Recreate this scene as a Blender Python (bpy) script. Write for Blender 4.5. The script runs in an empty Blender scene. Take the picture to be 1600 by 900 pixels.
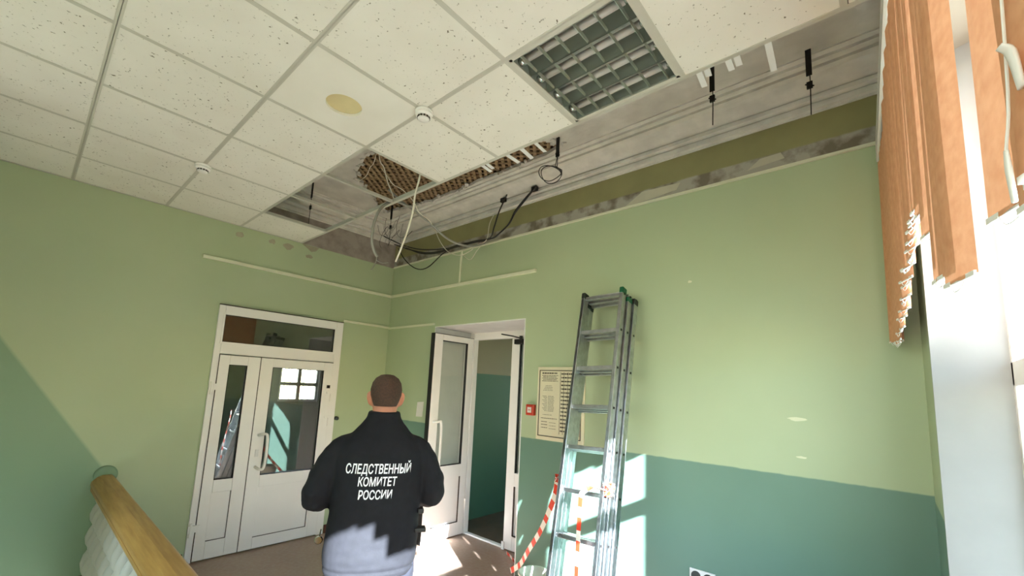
import bpy, bmesh, math, random
from mathutils import Vector, Matrix, noise
from mathutils.bvhtree import BVHTree
from mathutils.geometry import tessellate_polygon
random.seed(7)
R = math.radians
scene = bpy.context.scene
COL = scene.collection

# ------------------------------------------------------------------ camera
cam = bpy.data.cameras.new('camera')
camo = bpy.data.objects.new('camera', cam); COL.objects.link(camo)
yaw, pit, rol = R(41.46886), R(7.89199), R(2.71728)
fw = Vector((-math.sin(yaw)*math.cos(pit), math.cos(yaw)*math.cos(pit), math.sin(pit)))
r0 = Vector((math.cos(yaw), math.sin(yaw), 0)); u0 = r0.cross(fw)
rr = r0*math.cos(rol)+u0*math.sin(rol); uu = -r0*math.sin(rol)+u0*math.cos(rol)
M = Matrix((rr, uu, -fw)).transposed().to_4x4(); M.translation = (4.8513, -3.0771, 1.699)
camo.matrix_world = M
cam.sensor_width = 36; cam.lens = 669.546*36/1600; cam.shift_y = 63.66/1600
cam.clip_start = 0.02; cam.clip_end = 200
scene.camera = camo

# ------------------------------------------------------------------ world, sun, exposure
SUN = Vector((-1, .42, -.533)).normalized()
w = bpy.data.worlds.new('world'); scene.world = w; w.use_nodes = True
nt = w.node_tree; nt.nodes.clear()
sky = nt.nodes.new('ShaderNodeTexSky'); sky.sky_type = 'NISHITA'; sky.sun_disc = False
sky.sun_elevation = R(26); sky.sun_rotation = math.atan2(1, -.43)
sky.air_density = 1.0; sky.dust_density = 0.3; sky.ozone_density = 1.0
bg = nt.nodes.new('ShaderNodeBackground'); bg.inputs['Strength'].default_value = 0.4
wo = nt.nodes.new('ShaderNodeOutputWorld')
nt.links.new(sky.outputs[0], bg.inputs[0]); nt.links.new(bg.outputs[0], wo.inputs[0])
sl = bpy.data.lights.new('sun', 'SUN'); sl.energy = 29; sl.angle = R(0.7); sl.color = (.90, .96, 1.08)
so = bpy.data.objects.new('sun', sl); COL.objects.link(so)
so.rotation_euler = SUN.to_track_quat('-Z', 'Y').to_euler(); so.location = (12, -6, 9)
vs = scene.view_settings
vs.view_transform = 'Standard'; vs.look = 'None'; vs.gamma = 1; vs.use_curve_mapping = False
vs.exposure = 2.27
try:
    scene.cycles.max_bounces = 14; scene.cycles.diffuse_bounces = 8; scene.cycles.glossy_bounces = 4
    scene.cycles.transparent_max_bounces = 16; scene.cycles.sample_clamp_indirect = 8
    scene.cycles.caustics_reflective = False; scene.cycles.caustics_refractive = False
    scene.cycles.use_denoising = True
except Exception: pass

# ------------------------------------------------------------------ materials
def srgb(r, g, b):
    f = lambda c: (c/255/12.92) if c/255 <= .04045 else ((c/255+.055)/1.055)**2.4
    return (f(r), f(g), f(b), 1)
def newmat(name):
    m = bpy.data.materials.new(name); m.use_nodes = True
    n = m.node_tree; b = n.nodes['Principled BSDF']
    return m, n, b
def mixcol(n, fac, c1, c2):
    mx = n.nodes.new('ShaderNodeMix'); mx.data_type = 'RGBA'
    if fac is not None: n.links.new(fac, mx.inputs[0])
    for i, c in ((6, c1), (7, c2)):
        if isinstance(c, tuple): mx.inputs[i].default_value = c
        else: n.links.new(c, mx.inputs[i])
    return mx.outputs[2]
def texco(n, kind='Object'):
    return n.nodes.new('ShaderNodeTexCoord').outputs[kind]
def noisef(n, vec, scale, detail=3, lo=.4, hi=.6):
    t = n.nodes.new('ShaderNodeTexNoise'); t.inputs['Scale'].default_value = scale; t.inputs['Detail'].default_value = detail
    n.links.new(vec, t.inputs['Vector'])
    mr = n.nodes.new('ShaderNodeMapRange'); mr.inputs[1].default_value = lo; mr.inputs[2].default_value = hi
    n.links.new(t.outputs['Fac'], mr.inputs[0]); return mr.outputs[0]
def bump(n, b, h, strength, dist=.01):
    bp = n.nodes.new('ShaderNodeBump'); bp.inputs['Strength'].default_value = strength; bp.inputs['Distance'].default_value = dist
    n.links.new(h, bp.inputs['Height']); n.links.new(bp.outputs[0], b.inputs['Normal'])
def plain(name, col, rough=.6, metal=0, var=.06, scale=6, bmp=0, bscale=60, spec=.5):
    m, n, b = newmat(name)
    c = srgb(*col); c2 = tuple(x*(1-var*2) for x in c[:3])+(1,)
    tc = texco(n); f = noisef(n, tc, scale, 4, .35, .65)
    n.links.new(mixcol(n, f, c, c2), b.inputs['Base Color'])
    b.inputs['Roughness'].default_value = rough; b.inputs['Metallic'].default_value = metal
    b.inputs['Specular IOR Level'].default_value = spec
    if bmp: bump(n, b, noisef(n, tc, bscale, 3, .2, .8), bmp)
    return m
def sepz(n, vec):
    s = n.nodes.new('ShaderNodeSeparateXYZ'); n.links.new(vec, s.inputs[0]); return s.outputs
def step(n, val, thr, soft=.004):
    mr = n.nodes.new('ShaderNodeMapRange'); mr.inputs[1].default_value = thr-soft; mr.inputs[2].default_value = thr+soft
    n.links.new(val, mr.inputs[0]); return mr.outputs[0]
def math_(n, op, a, b=None):
    m = n.nodes.new('ShaderNodeMath'); m.operation = op
    for i, v in enumerate((a, b)):
        if v is None: continue
        if isinstance(v, (int, float)): m.inputs[i].default_value = v
        else: n.links.new(v, m.inputs[i])
    return m.outputs[0]
GREEN = srgb(178, 191, 157); DADO = srgb(110, 141, 126); GREY = srgb(172, 166, 154); OLIVE = srgb(152, 147, 102)
def wallmat(name, kind):
    m, n, b = newmat(name)
    g = n.nodes.new('ShaderNodeNewGeometry').outputs['Position']
    o = sepz(n, g); z = o[2]; y = o[1]
    f = noisef(n, g, 1.4, 4, .3, .7)
    base = mixcol(n, f, GREEN, srgb(173, 187, 152))
    if kind == 'right':
        wob = math_(n, 'MULTIPLY', noisef(n, g, 12, 2, 0, 1), .012)
        zz = math_(n, 'ADD', z, wob)
        c = mixcol(n, step(n, zz, 1.272), mixcol(n, f, DADO, srgb(105, 136, 121)), base)
        c = mixcol(n, step(n, z, 3.19), c, mixcol(n, noisef(n, g, 7, 5, .45, .6), GREY, srgb(120, 110, 95)))
        c = mixcol(n, step(n, zz, 3.315, .006), c, mixcol(n, noisef(n, g, 3, 4, .4, .7), OLIVE, srgb(140, 135, 94)))
    elif kind == 'left':
        c = mixcol(n, step(n, z, 3.19), base, mixcol(n, noisef(n, g, 6, 5, .4, .65), srgb(168, 158, 150), srgb(135, 126, 118)))
        # darker stair dado that climbs with the flight on the far side of the railing
        d = math_(n, 'SUBTRACT', math_(n, 'ADD', math_(n, 'MULTIPLY', y, -1.47), -2.81), z)
        ins = math_(n, 'MULTIPLY', step(n, d, 0.0, .02), math_(n, 'SUBTRACT', 1.0, step(n, y, -2.49, .008)))
        c = mixcol(n, ins, c, srgb(134, 160, 132))
    elif kind == 'window':
        c = mixcol(n, step(n, z, 1.24), DADO, base)
        c = mixcol(n, step(n, z, 3.19), c, GREY)
    else:
        c = base
    n.links.new(c, b.inputs['Base Color'])
    b.inputs['Roughness'].default_value = .42; b.inputs['Specular IOR Level'].default_value = .35
    bump(n, b, noisef(n, g, 5, 5, .2, .8), .25, .006)
    return m
M_WR = wallmat('paint_right', 'right'); M_WL = wallmat('paint_left', 'left'); M_WW = wallmat('paint_window', 'window'); M_WB = wallmat('paint_plain', 'plain')
def tilemat(name, specks):
    m, n, b = newmat(name)
    tc = texco(n); oi = n.nodes.new('ShaderNodeObjectInfo')
    av = n.nodes.new('ShaderNodeVectorMath'); av.operation = 'MULTIPLY_ADD'
    n.links.new(oi.outputs['Random'], av.inputs[0]); av.inputs[1].default_value = (37, 91, 13); n.links.new(tc, av.inputs[2])
    v = av.outputs[0]
    f = noisef(n, v, 3, 3, .3, .7)
    c = mixcol(n, f, srgb(240, 238, 229), srgb(233, 230, 220))
    if specks:
        mp = n.nodes.new('ShaderNodeMapping'); mp.inputs['Scale'].default_value = (1, 1, 1); n.links.new(v, mp.inputs[0])
        s = noisef(n, mp.outputs[0], 62, 2, .655, .70)
        s2 = noisef(n, v, 24, 2, .40, .60)
        sm = math_(n, 'MULTIPLY', s, s2)
        c = mixcol(n, sm, c, srgb(120, 112, 92))
        bump(n, b, math_(n, 'MULTIPLY', sm, -1), .5, .004)
    n.links.new(c, b.inputs['Base Color']); b.inputs['Roughness'].default_value = .9
    return m
M_TILE = tilemat('mineral_tile', True); M_TILES = tilemat('smooth_tile', False)
M_TEE = plain('tee_paint', (204, 202, 190), .45, 0, .02)
M_WHITE = plain('white_paint', (226, 227, 226), .5, 0, .03)
M_PVC = plain('white_plastic', (240, 238, 235), .32, 0, .02, 3)
M_PVCD = plain('plastic_shadow_gap', (70, 62, 55), .6)
M_GASKET = plain('black_gasket', (22, 22, 22), .6)
M_DARK = plain('dark_metal', (40, 38, 36), .45, .6)
M_BLACK = plain('black_plastic', (16, 16, 17), .5)
M_PLASTER = plain('old_plaster', (214, 209, 202), .85, 0, .1, 5, .4, 18)
M_PLASTER2 = plain('grey_plaster_patch', (170, 164, 142), .9, 0, .1, 12)
M_LATH = plain('lath_wood', (172, 144, 110), .9, 0, .28, 20, .6, 40)
M_LATHD = plain('lath_dark', (92, 74, 56), .95, 0, .2, 10)
M_CHROME = plain('mirror_louver', (210, 212, 208), .12, 1, .02)
M_ALU = plain('ladder_aluminium', (196, 199, 202), .3, 1, .1, 25, .15, 80)
M_TUBE = plain('lamp_tube', (196, 192, 186), .3, 0, .03)
M_HOUS = plain('lamp_housing', (186, 192, 182), .35, .3, .05)
M_REFL = plain('satin_reflector', (186, 194, 182), .28, .75, .05)  # greenish base colour stands in for the green wall mirrored in the louvres
M_GREENP = plain('green_cap', (12, 92, 58), .4)
M_CAPD = plain('dark_cap', (40, 48, 44), .5)
M_RED = plain('red_plastic', (196, 62, 40), .4)
M_TRED = plain('tape_red', (226, 66, 38), .45)
M_TWHITE = plain('tape_white', (236, 232, 222), .45)
M_PAPER = plain('paper', (224, 220, 212), .8, 0, .02)
M_BOARD = plain('board_paper', (222, 214, 184), .6, 0, .02)
M_INK = plain('print_ink', (70, 64, 52), .8)
M_CABW = plain('cable_white', (226, 220, 204), .5)
M_CABG = plain('cable_grey', (150, 148, 140), .5)
M_CABB = plain('cable_black', (38, 36, 32), .6)
M_YEL = plain('yellowed_cover', (226, 212, 162), .55, 0, .04)
M_CURB = plain('white_baluster', (192, 192, 184), .6, 0, .05)
def woodmat():
    m, n, b = newmat('handrail_wood')
    tc = texco(n); mp = n.nodes.new('ShaderNodeMapping'); mp.inputs['Scale'].default_value = (1.5, 22, 22); n.links.new(tc, mp.inputs[0])
    f = noisef(n, mp.outputs[0], 2.2, 4, .3, .7)
    n.links.new(mixcol(n, f, srgb(190, 148, 84), srgb(160, 118, 60)), b.inputs['Base Color']); b.inputs['Roughness'].default_value = .4
    return m
M_WOOD = woodmat()
def floormat():
    m, n, b = newmat('brown_linoleum')
    g = n.nodes.new('ShaderNodeNewGeometry').outputs['Position']
    f = noisef(n, g, 2.2, 5, .3, .7); f2 = noisef(n, g, 30, 4, .4, .75)
    c = mixcol(n, f, srgb(164, 138, 120), srgb(150, 124, 108)); c = mixcol(n, math_(n, 'MULTIPLY', f2, .35), c, srgb(176, 164, 154))
    n.links.new(c, b.inputs['Base Color']); b.inputs['Roughness'].default_value = .38
    bump(n, b, f2, .08, .003); return m
M_FLOOR = floormat()
M_SKIRT = plain('skirting_brown', (92, 52, 40), .5)
def glassmat(name, tint=(1, 1, 1), f0=.07):
    m = bpy.data.materials.new(name); m.use_nodes = True; n = m.node_tree; n.nodes.clear()
    o = n.nodes.new('ShaderNodeOutputMaterial'); t = n.nodes.new('ShaderNodeBsdfTransparent'); gl = n.nodes.new('ShaderNodeBsdfGlossy')
    t.inputs[0].default_value = (*tint, 1); gl.inputs['Roughness'].default_value = .01
    lw = n.nodes.new('ShaderNodeLayerWeight'); lw.inputs[0].default_value = .5; f5 = math_(n, 'POWER', lw.outputs['Facing'], 5.0)
    mx = n.nodes.new('ShaderNodeMixShader'); k = math_(n, 'MINIMUM', math_(n, 'ADD', math_(n, 'MULTIPLY', f5, .85), f0), 1.0)
    n.links.new(k, mx.inputs[0]); n.links.new(t.outputs[0], mx.inputs[1]); n.links.new(gl.outputs[0], mx.inputs[2]); n.links.new(mx.outputs[0], o.inputs[0])
    return m
M_GLASS = glassmat('pane_glass', (.95, .97, .95))
M_GLASSD = glassmat('door_double_glazing', (.9, .93, .91), .13)
def slatmat():
    m, n, b = newmat('orange_blind_fabric')
    tc = texco(n); f = noisef(n, tc, 40, 4, .3, .7)
    c = mixcol(n, f, srgb(226, 168, 128), srgb(212, 150, 110))
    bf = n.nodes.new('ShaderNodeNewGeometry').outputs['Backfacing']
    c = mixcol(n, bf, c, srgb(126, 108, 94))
    n.links.new(c, b.inputs['Base Color']); b.inputs['Roughness'].default_value = .8
    tr = n.nodes.new('ShaderNodeBsdfTranslucent'); n.links.new(c, tr.inputs[0])
    mx = n.nodes.new('ShaderNodeMixShader'); mx.inputs[0].default_value = .02
    o = n.nodes['Material Output']; n.links.new(b.outputs[0], mx.inputs[1]); n.links.new(tr.outputs[0], mx.inputs[2]); n.links.new(mx.outputs[0], o.inputs[0])
    return m
M_SLAT = slatmat()
M_LEAF = plain('leaf_green', (104, 138, 70), .6, 0, .25, 2)
M_BARK = plain('bark', (96, 80, 62), .9, 0, .2, 8)
M_GROUND = plain('outdoor_ground', (128, 128, 112), .9, 0, .1, .3)
M_SUNBLOCK = plain('sun_block_pale', (205, 200, 186), .9, 0, .05)
M_CORU = plain('corridor_upper_paint', (170, 158, 132), .7, 0, .05)
def cormat():
    m, n, b = newmat('corridor_paint'); g = n.nodes.new('ShaderNodeNewGeometry').outputs['Position']; z = sepz(n, g)[2]
    n.links.new(mixcol(n, step(n, z, 1.875), srgb(84, 124, 98), srgb(178, 166, 138)), b.inputs['Base Color']); b.inputs['Roughness'].default_value = .5
    return m
M_COR = cormat()
M_CORF = plain('corridor_floor', (110, 92, 74), .5, 0, .1)
M_BEHIND = plain('far_room_paint', (170, 172, 160), .7, 0, .05)
M_SKIN = plain('skin', (184, 124, 98), .55, 0, .05, 20)
M_HAIR = plain('hair_brown', (74, 48, 34), .75, 0, .25, 120, .5, 300)
M_JACKET = plain('jacket_black', (21, 21, 26), .82, 0, .12, 30, .12, 400, .25)
M_TROUS = plain('trousers_dark', (34, 35, 44), .85, 0, .12, 30, .12, 400, .25)
M_SHOE = plain('shoe_black', (22, 21, 21), .4)
M_PRINT = plain('white_print', (226, 226, 230), .6, 0, .02)
M_BUCKET = plain('bucket_plastic', (226, 226, 214), .4)

# ------------------------------------------------------------------ mesh helpers
class MB:
    def __init__(s): s.bm = bmesh.new(); s.mi = 0
    def _f(s, vs, mi=None):
        try: f = s.bm.faces.new(vs); f.material_index = s.mi if mi is None else mi; return f
        except ValueError: return None
    def box(s, x0, x1, y0, y1, z0, z1, mat=None):
        v = [s.bm.verts.new(p) for p in ((x0,y0,z0),(x1,y0,z0),(x1,y1,z0),(x0,y1,z0),(x0,y0,z1),(x1,y0,z1),(x1,y1,z1),(x0,y1,z1))]
        if mat is not None:
            for q in v: q.co = mat @ q.co
        for f in ((3,2,1,0),(4,5,6,7),(0,1,5,4),(1,2,6,5),(2,3,7,6),(3,0,4,7)): s._f([v[i] for i in f])
        return s
    def quad(s, *ps): s._f([s.bm.verts.new(p) for p in ps]); return s
    def ring(s, c, ax, ay, ra, rb, n):
        return [s.bm.verts.new(c+ax*(ra*math.cos(2*math.pi*i/n))+ay*(rb*math.sin(2*math.pi*i/n))) for i in range(n)]
    def skin(s, rings, cap=True):
        n = len(rings[0])
        for a, b in zip(rings, rings[1:]):
            for i in range(n): s._f([a[i], a[(i+1) % n], b[(i+1) % n], b[i]])
        if cap: s._f(rings[0][::-1]); s._f(rings[-1])
    def tube(s, pts, rad, n=8, smooth=0, flat=1.0):
        pts = [Vector(p) for p in pts]
        if smooth: 
            pts = catmull(pts, smooth)
        rads = rad if isinstance(rad, (list, tuple)) else [rad]*len(pts)
        if len(rads) != len(pts):
            m = len(rads)-1; rads = [rads[min(int(i*m/(len(pts)-1)), m-1)]*(1-(i*m/(len(pts)-1)-min(int(i*m/(len(pts)-1)), m-1)))+rads[min(int(i*m/(len(pts)-1)), m-1)+1]*(i*m/(len(pts)-1)-min(int(i*m/(len(pts)-1)), m-1)) for i in range(len(pts))]
        rings = []; up = None
        for i, p in enumerate(pts):
            d = (pts[min(i+1, len(pts)-1)]-pts[max(i-1, 0)])
            d = d.normalized() if d.length > 1e-9 else Vector((0, 0, 1))
            if up is None: up = Vector((0, 0, 1)) if abs(d.z) < .9 else Vector((1, 0, 0))
            ax = up.cross(d); ax = ax.normalized() if ax.length > 1e-6 else Vector((1, 0, 0))
            ay = d.cross(ax).normalized(); up = ay
            rings.append(s.ring(p, ax, ay, rads[i], rads[i]*flat, n))
        s.skin(rings); return s
    def lathe(s, prof, c=(0, 0, 0), n=16, axis='z'):
        c = Vector(c); rings = []
        for r, h in prof:
            if axis == 'z': rings.append(s.ring(c+Vector((0,0,h)), Vector((1,0,0)), Vector((0,1,0)), r, r, n))
            elif axis == 'y': rings.append(s.ring(c+Vector((0,h,0)), Vector((1,0,0)), Vector((0,0,1)), r, r, n))
            else: rings.append(s.ring(c+Vector((h,0,0)), Vector((0,1,0)), Vector((0,0,1)), r, r, n))
        s.skin(rings); return s
    def prism(s, poly, fn):  # poly 2d list, fn(p, k) -> 3d for k = 0, 1
        a = [s.bm.verts.new(fn(p, 0)) for p in poly]; b = [s.bm.verts.new(fn(p, 1)) for p in poly]
        n = len(poly)
        for i in range(n): s._f([a[i], a[(i+1) % n], b[(i+1) % n], b[i]])
        s._f(a[::-1]); s._f(b); return s
    keep = False
    def mesh(s, name, smooth=False):
        if not s.keep: bmesh.ops.recalc_face_normals(s.bm, faces=s.bm.faces[:])
        me = bpy.data.meshes.new(name); s.bm.to_mesh(me); s.bm.free()
        if smooth:
            for p in me.polygons: p.use_smooth = True
        return me
    def build(s, name, mat, parent=None, smooth=False, bevel=0, loc=None):
        me = s.mesh(name, smooth)
        for m in (mat if isinstance(mat, list) else [mat]): me.materials.append(m)
        o = bpy.data.objects.new(name, me); COL.objects.link(o)
        if parent is not None: o.parent = parent
        if loc is not None: o.location = loc
        if bevel:
            b = o.modifiers.new('bevel', 'BEVEL'); b.width = bevel; b.segments = 2; b.limit_method = 'ANGLE'
        return o
def catmull(pts, k):
    out = []
    P = [pts[0]*2-pts[1]]+pts+[pts[-1]*2-pts[-2]]
    for i in range(1, len(P)-2):
        for j in range(k):
            t = j/k; a, b, c, d = P[i-1], P[i], P[i+1], P[i+2]
            out.append(.5*((2*b)+(c-a)*t+(2*a-5*b+4*c-d)*t*t+(3*b-a-3*c+d)*t**3))
    out.append(pts[-1]); return out
def inst(o, name, parent=None, loc=None, rot=None):
    c = o.copy(); c.name = name; COL.objects.link(c); c.parent = parent if parent is not None else o.parent
    if loc is not None: c.location = loc
    if rot is not None: c.rotation_euler = rot
    return c
def empty(name, loc=(0, 0, 0), rz=0):
    o = bpy.data.objects.new(name, None); COL.objects.link(o); o.location = loc; o.rotation_euler = (0, 0, rz); o.empty_display_size = .1
    return o
def tag(o, label=None, cat=None, group=None, kind=None):
    if label: o['label'] = label
    if cat: o['category'] = cat
    if group: o['group'] = group
    if kind: o['kind'] = kind
    return o
def struct(o, label=None): o['kind'] = 'structure'; return tag(o, label)

L = 4.99; CZ = 3.19; UP = 3.68; YB = -6.6

# ------------------------------------------------------------------ setting: floor, walls
m = MB(); m.box(-.0, L+.25, -2.6, .0, -.15, 0); m.box(3.7, L+.25, YB, -2.6, -.15, 0); m.box(0, 3.7, YB, -5.2, -.15, 0)
m.box(.95, 2.3, 0, .6, -.15, 0)
floor = struct(m.build('floor', M_FLOOR), 'brown linoleum floor of the landing')
m = MB(); m.box(0, 3.7, -5.2, -2.6, -1.85, -1.7); struct(m.build('floor_lower', M_FLOOR), 'lower stair floor below the railing')
m = MB()
for i in range(9): m.box(3.7-.28*(i+1), 3.7-.28*i, -3.9, -2.62, -1.7, -.17*(i+1))
struct(m.build('stairs', M_FLOOR), 'stair flight going down behind the railing')
m = MB()
m.box(-.16, 0, YB, -1.885, -1.85, UP+.1); m.box(-.16, 0, -.622, .6, -.15, UP+.1); m.box(-.16, 0, -1.885, -.622, 2.372, UP+.1); m.box(-.16, 0, -1.885, -.622, -.15, 0)
wl = struct(m.build('wall_left', M_WL), 'light green wall with the white glazed double door')
m = MB()
m.box(0, .95, 0, .6, -.15, UP+.1); m.box(2.3, L+.4, 0, .6, -.15, UP+.1); m.box(.95, 2.3, 0, .6, 2.36, UP+.1)
wr = struct(m.build('wall_right', M_WR), 'green wall with darker lower band behind the ladder')
# window wall: strip, breast, head, plain rest
WY0, WY1, WZ0, WZ1 = -.60, -3.75, .80, 3.20
m = MB()
m.box(L, L+.4, WY0+.0, 0, -.15, UP+.1); m.box(L, L+.4, WY1, WY0, -.15, WZ0); m.box(L, L+.4, WY1, WY0, WZ1, UP+.1); m.box(L, L+.4, YB, WY1, -.15, UP+.1)
ww = struct(m.build('wall_window', M_WW), 'window wall at the right edge')
m = MB(); m.box(-.16, 1.6, YB-.15, YB, -1.85, UP+.1); m.box(4.8, L+.4, YB-.15, YB, -1.85, UP+.1); m.box(1.6, 4.8, YB-.15, YB, -1.85, .5); m.box(1.6, 4.8, YB-.15, YB, 3.1, UP+.1)
struct(MB().box(1.45, 1.6, YB, -3.9, -1.7, UP).build('wall_light_block', M_WB), 'added unseen wall behind the camera, blocks back window light from the left wall')  # unseen wall added to block back window light from the left wall
w3 = MB(); ya, yb_ = YB-.12, YB-.05
w3.box(1.6, 1.67, ya, yb_, .5, 3.1); w3.box(4.73, 4.8, ya, yb_, .5, 3.1); w3.box(1.67, 4.73, ya, yb_, .5, .57); w3.box(1.67, 4.73, ya, yb_, 3.03, 3.1); w3.box(2.65, 2.71, ya, yb_, .57, 3.03); w3.box(3.69, 3.75, ya, yb_, .57, 3.03)
w3 = struct(w3.build('window_fill_back', M_PVC), 'added unseen white framed window behind the camera, lets in sky light')  # unseen window added so sky light reaches the ladder wall
for xa, xb in ((1.67, 2.65), (2.71, 3.69), (3.75, 4.73)):
    pn = MB(); pn.box(xa, xb, YB-.09, YB-.084, .57, 3.03); pn.build('pane', M_GLASS, w3)
struct(m.build('wall_back', M_WB), 'plain green wall behind the camera')
# splayed white window reveal
def reveal(ys, sgn):
    mm = MB(); y = ys
    poly = [(L-.004, y), (L+.21, y-sgn*.10), (L+.21, y+sgn*.02), (L-.004, y+sgn*.02)]
    mm.prism(poly, lambda p, k: (p[0], p[1], WZ0 if k == 0 else WZ1)); return mm
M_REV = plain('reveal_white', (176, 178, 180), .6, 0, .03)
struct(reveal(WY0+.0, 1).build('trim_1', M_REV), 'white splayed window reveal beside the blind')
struct(reveal(WY1, -1).build('trim_2', M_WHITE), 'white splayed window reveal behind the camera')
m = MB(); m.box(L-.06, L+.21, WY1, WY0, WZ0-.04, WZ0); struct(m.build('trim_3', plain('sill_brown', (122, 108, 96), .5), bevel=.006), 'white window sill board')
# window frame with panes
win = MB()
fx0, fx1 = L+.20, L+.27; fy0, fy1 = WY0-.055, WY1+.06
win.box(fx0, fx1, fy0-.07, fy0+.04, WZ0, WZ1); win.box(fx0, fx1, fy1-.04, fy1+.07, WZ0, WZ1); win.box(fx0, fx1, fy1, fy0, WZ0, WZ0+.08); win.box(fx0, fx1, fy1, fy0, WZ1-.08, WZ1)
win.box(fx0, fx1, fy1, fy0, 1.79, 1.88)
MULL = [-1.14, -2.25]
for ym in MULL: win.box(fx0, fx1, ym-.05, ym+.05, WZ0, WZ1)
wino = struct(win.build('window_1', M_PVC, bevel=.004), 'tall white framed window behind the orange blind')
ys = [fy0-.07]+[v for ym in MULL for v in (ym+.05, ym-.05)]+[fy1+.07]
for a in range(0, len(ys), 2):
    for z0, z1 in ((WZ0+.08, 1.79), (1.88, WZ1-.08)):
        m = MB(); m.box(fx0+.03, fx0+.036, ys[a+1], ys[a], z0, z1); m.build('pane', M_GLASS, wino)
# skirting
m = MB(); m.box(0, .012, -2.6, -1.9, 0, .09); m.box(0, .012, -.61, 0, 0, .09); struct(m.build('baseboard_left', M_SKIRT))
m = MB(); m.box(0, .94, -.012, 0, 0, .09); m.box(2.31, L, -.012, 0, 0, .09); struct(m.build('baseboard_right', M_SKIRT))

# ------------------------------------------------------------------ old plaster ceiling with the lath hole
hole0 = [(.5,-.46),(.95,-.39),(1.34,-.355),(1.8,-.36),(2.4,-.37),(2.97,-.39),(2.9,-.5),(2.6,-.82),(2.1,-1.15),(1.75,-1.36),(1.4,-1.28),(1.0,-1.16),(.88,-1.0),(.75,-.8),(.55,-.62)]
hole = []
for i, p in enumerate(hole0):
    q = hole0[(i+1) % len(hole0)]
    for k in range(5):
        t = k/5; j = .02 if k else .01
        hole.append((p[0]+(q[0]-p[0])*t+random.uniform(-j, j), p[1]+(q[1]-p[1])*t+random.uniform(-j, j)))
outer = [(-.1, .1), (-.1, YB), (L+.1, YB), (L+.1, .1)]
m = MB()
allp = outer+hole
va = [m.bm.verts.new((x, y, UP)) for x, y in allp]; vb = [m.bm.verts.new((x, y, UP+.03)) for x, y in allp]
for t in tessellate_polygon([[Vector((x, y, 0)) for x, y in outer], [Vector((x, y, 0)) for x, y in hole]]):
    m._f([va[i] for i in t]); m._f([vb[i] for i in t])
nh = len(hole)
for i in range(nh): m._f([va[4+i], va[4+(i+1) % nh], vb[4+(i+1) % nh], vb[4+i]])
upc = struct(m.build('ceiling_upper', M_PLASTER), 'old grey plaster ceiling with a hole down to the lath')
def inside(x, y, poly, grow=0):
    c = False; n = len(poly)
    for i in range(n):
        (x1, y1), (x2, y2) = poly[i], poly[i-1]
        if (y1 > y) != (y2 > y) and x < (x2-x1)*(y-y1)/(y2-y1)+x1: c = not c
    return c
def laths(ang, pitch, wdt, z, lim):
    d = Vector((math.cos(ang), math.sin(ang))); nrm = Vector((-d.y, d.x)); c = Vector((1.6, -.75)); cnt = 0
    k = -40
    while k < 40 and cnt < lim:
        o = c+nrm*(k*pitch); seg = None
        ts = [t/50 for t in range(-110, 111)]
        ins = [t for t in ts if inside(o.x+d.x*t, o.y+d.y*t, hole0)]
        if ins:
            t0, t1 = min(ins)-.06, max(ins)+.06
            mm = MB(); mid = o+d*((t0+t1)/2); ln = (t1-t0)/2
            mm.box(-ln, ln, -wdt/2, wdt/2, -.004, .004)
            ob = mm.build('lath', M_LATH, upc, loc=(mid.x, mid.y, z+random.uniform(-.003, .003))); ob.rotation_euler = (random.uniform(-.06, .06), 0, ang+random.uniform(-.015, .015)); cnt += 1
        k += 1
laths(R(128), .058, .030, UP+.036, 60)
laths(R(38), .060, .030, UP+.050, 60)
m = MB(); m.box(-.1, L+.1, YB, .1, UP+.07, UP+.09); m.build('boarding', M_LATHD, upc)
# broken lumps on the hole edge
m = MB()
for i in range(150):
    x, y = random.choice(hole); s = random.uniform(.006, .02)
    m.box(-s, s, -s*.8, s*.8, -s*.6, s*.6, Matrix.Translation((x+random.uniform(-.03, .03), y+random.uniform(-.03, .02), UP+random.uniform(-.004, .012))) @ Matrix.Rotation(random.uniform(0, 3), 4, 'Z') @ Matrix.Rotation(random.uniform(-.6, .6), 4, 'X'))
tag(m.build('plaster_crumbs', M_PLASTER, upc), 'crumbled plaster keys along the hole edge', kind='stuff')
# cornices
prof = [(0,3.50),(-.012,3.50),(-.012,3.512),(-.035,3.516),(-.035,3.548),(-.02,3.552),(-.02,3.562),(-.06,3.566),(-.06,3.59),(-.045,3.594),(-.045,3.604),(-.075,3.608),(-.12,3.616),(-.17,3.63),(-.205,3.648),(-.205,3.636),(-.25,3.636),(-.25,3.654),(-.262,3.658),(-.262,3.648),(-.30,3.65),(-.30,3.668),(-.335,3.671),(-.335,3.69),(0,3.69)]
m = MB(); m.prism(prof, lambda p, k: (0 if k == 0 else L, p[0], p[1])); M_CORN = plain('cornice_plaster', (226, 222, 214), .85, 0, .08, 9, .15, 25)
struct(m.build('trim_4', M_CORN), 'grey plaster cornice along the ladder wall')
m = MB(); m.prism(prof, lambda p, k: (-p[0], 0 if k == 0 else YB, p[1])); struct(m.build('trim_5', M_CORN), 'grey plaster cornice along the door wall')
# dark boxes standing in for holes in the cornice where cables enter
for x, z in ((2.42, 3.53), (2.01, 3.53)):
    m = MB(); m.box(-.03, .03, -.012, .02, -.02, .02)
    o = m.build('cable_hole', M_GASKET, bpy.data.objects['trim_4'], loc=(x, -.10 if x > 2.2 else -.09, z+.05)); o['label'] = 'dark ragged cable hole'

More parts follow.
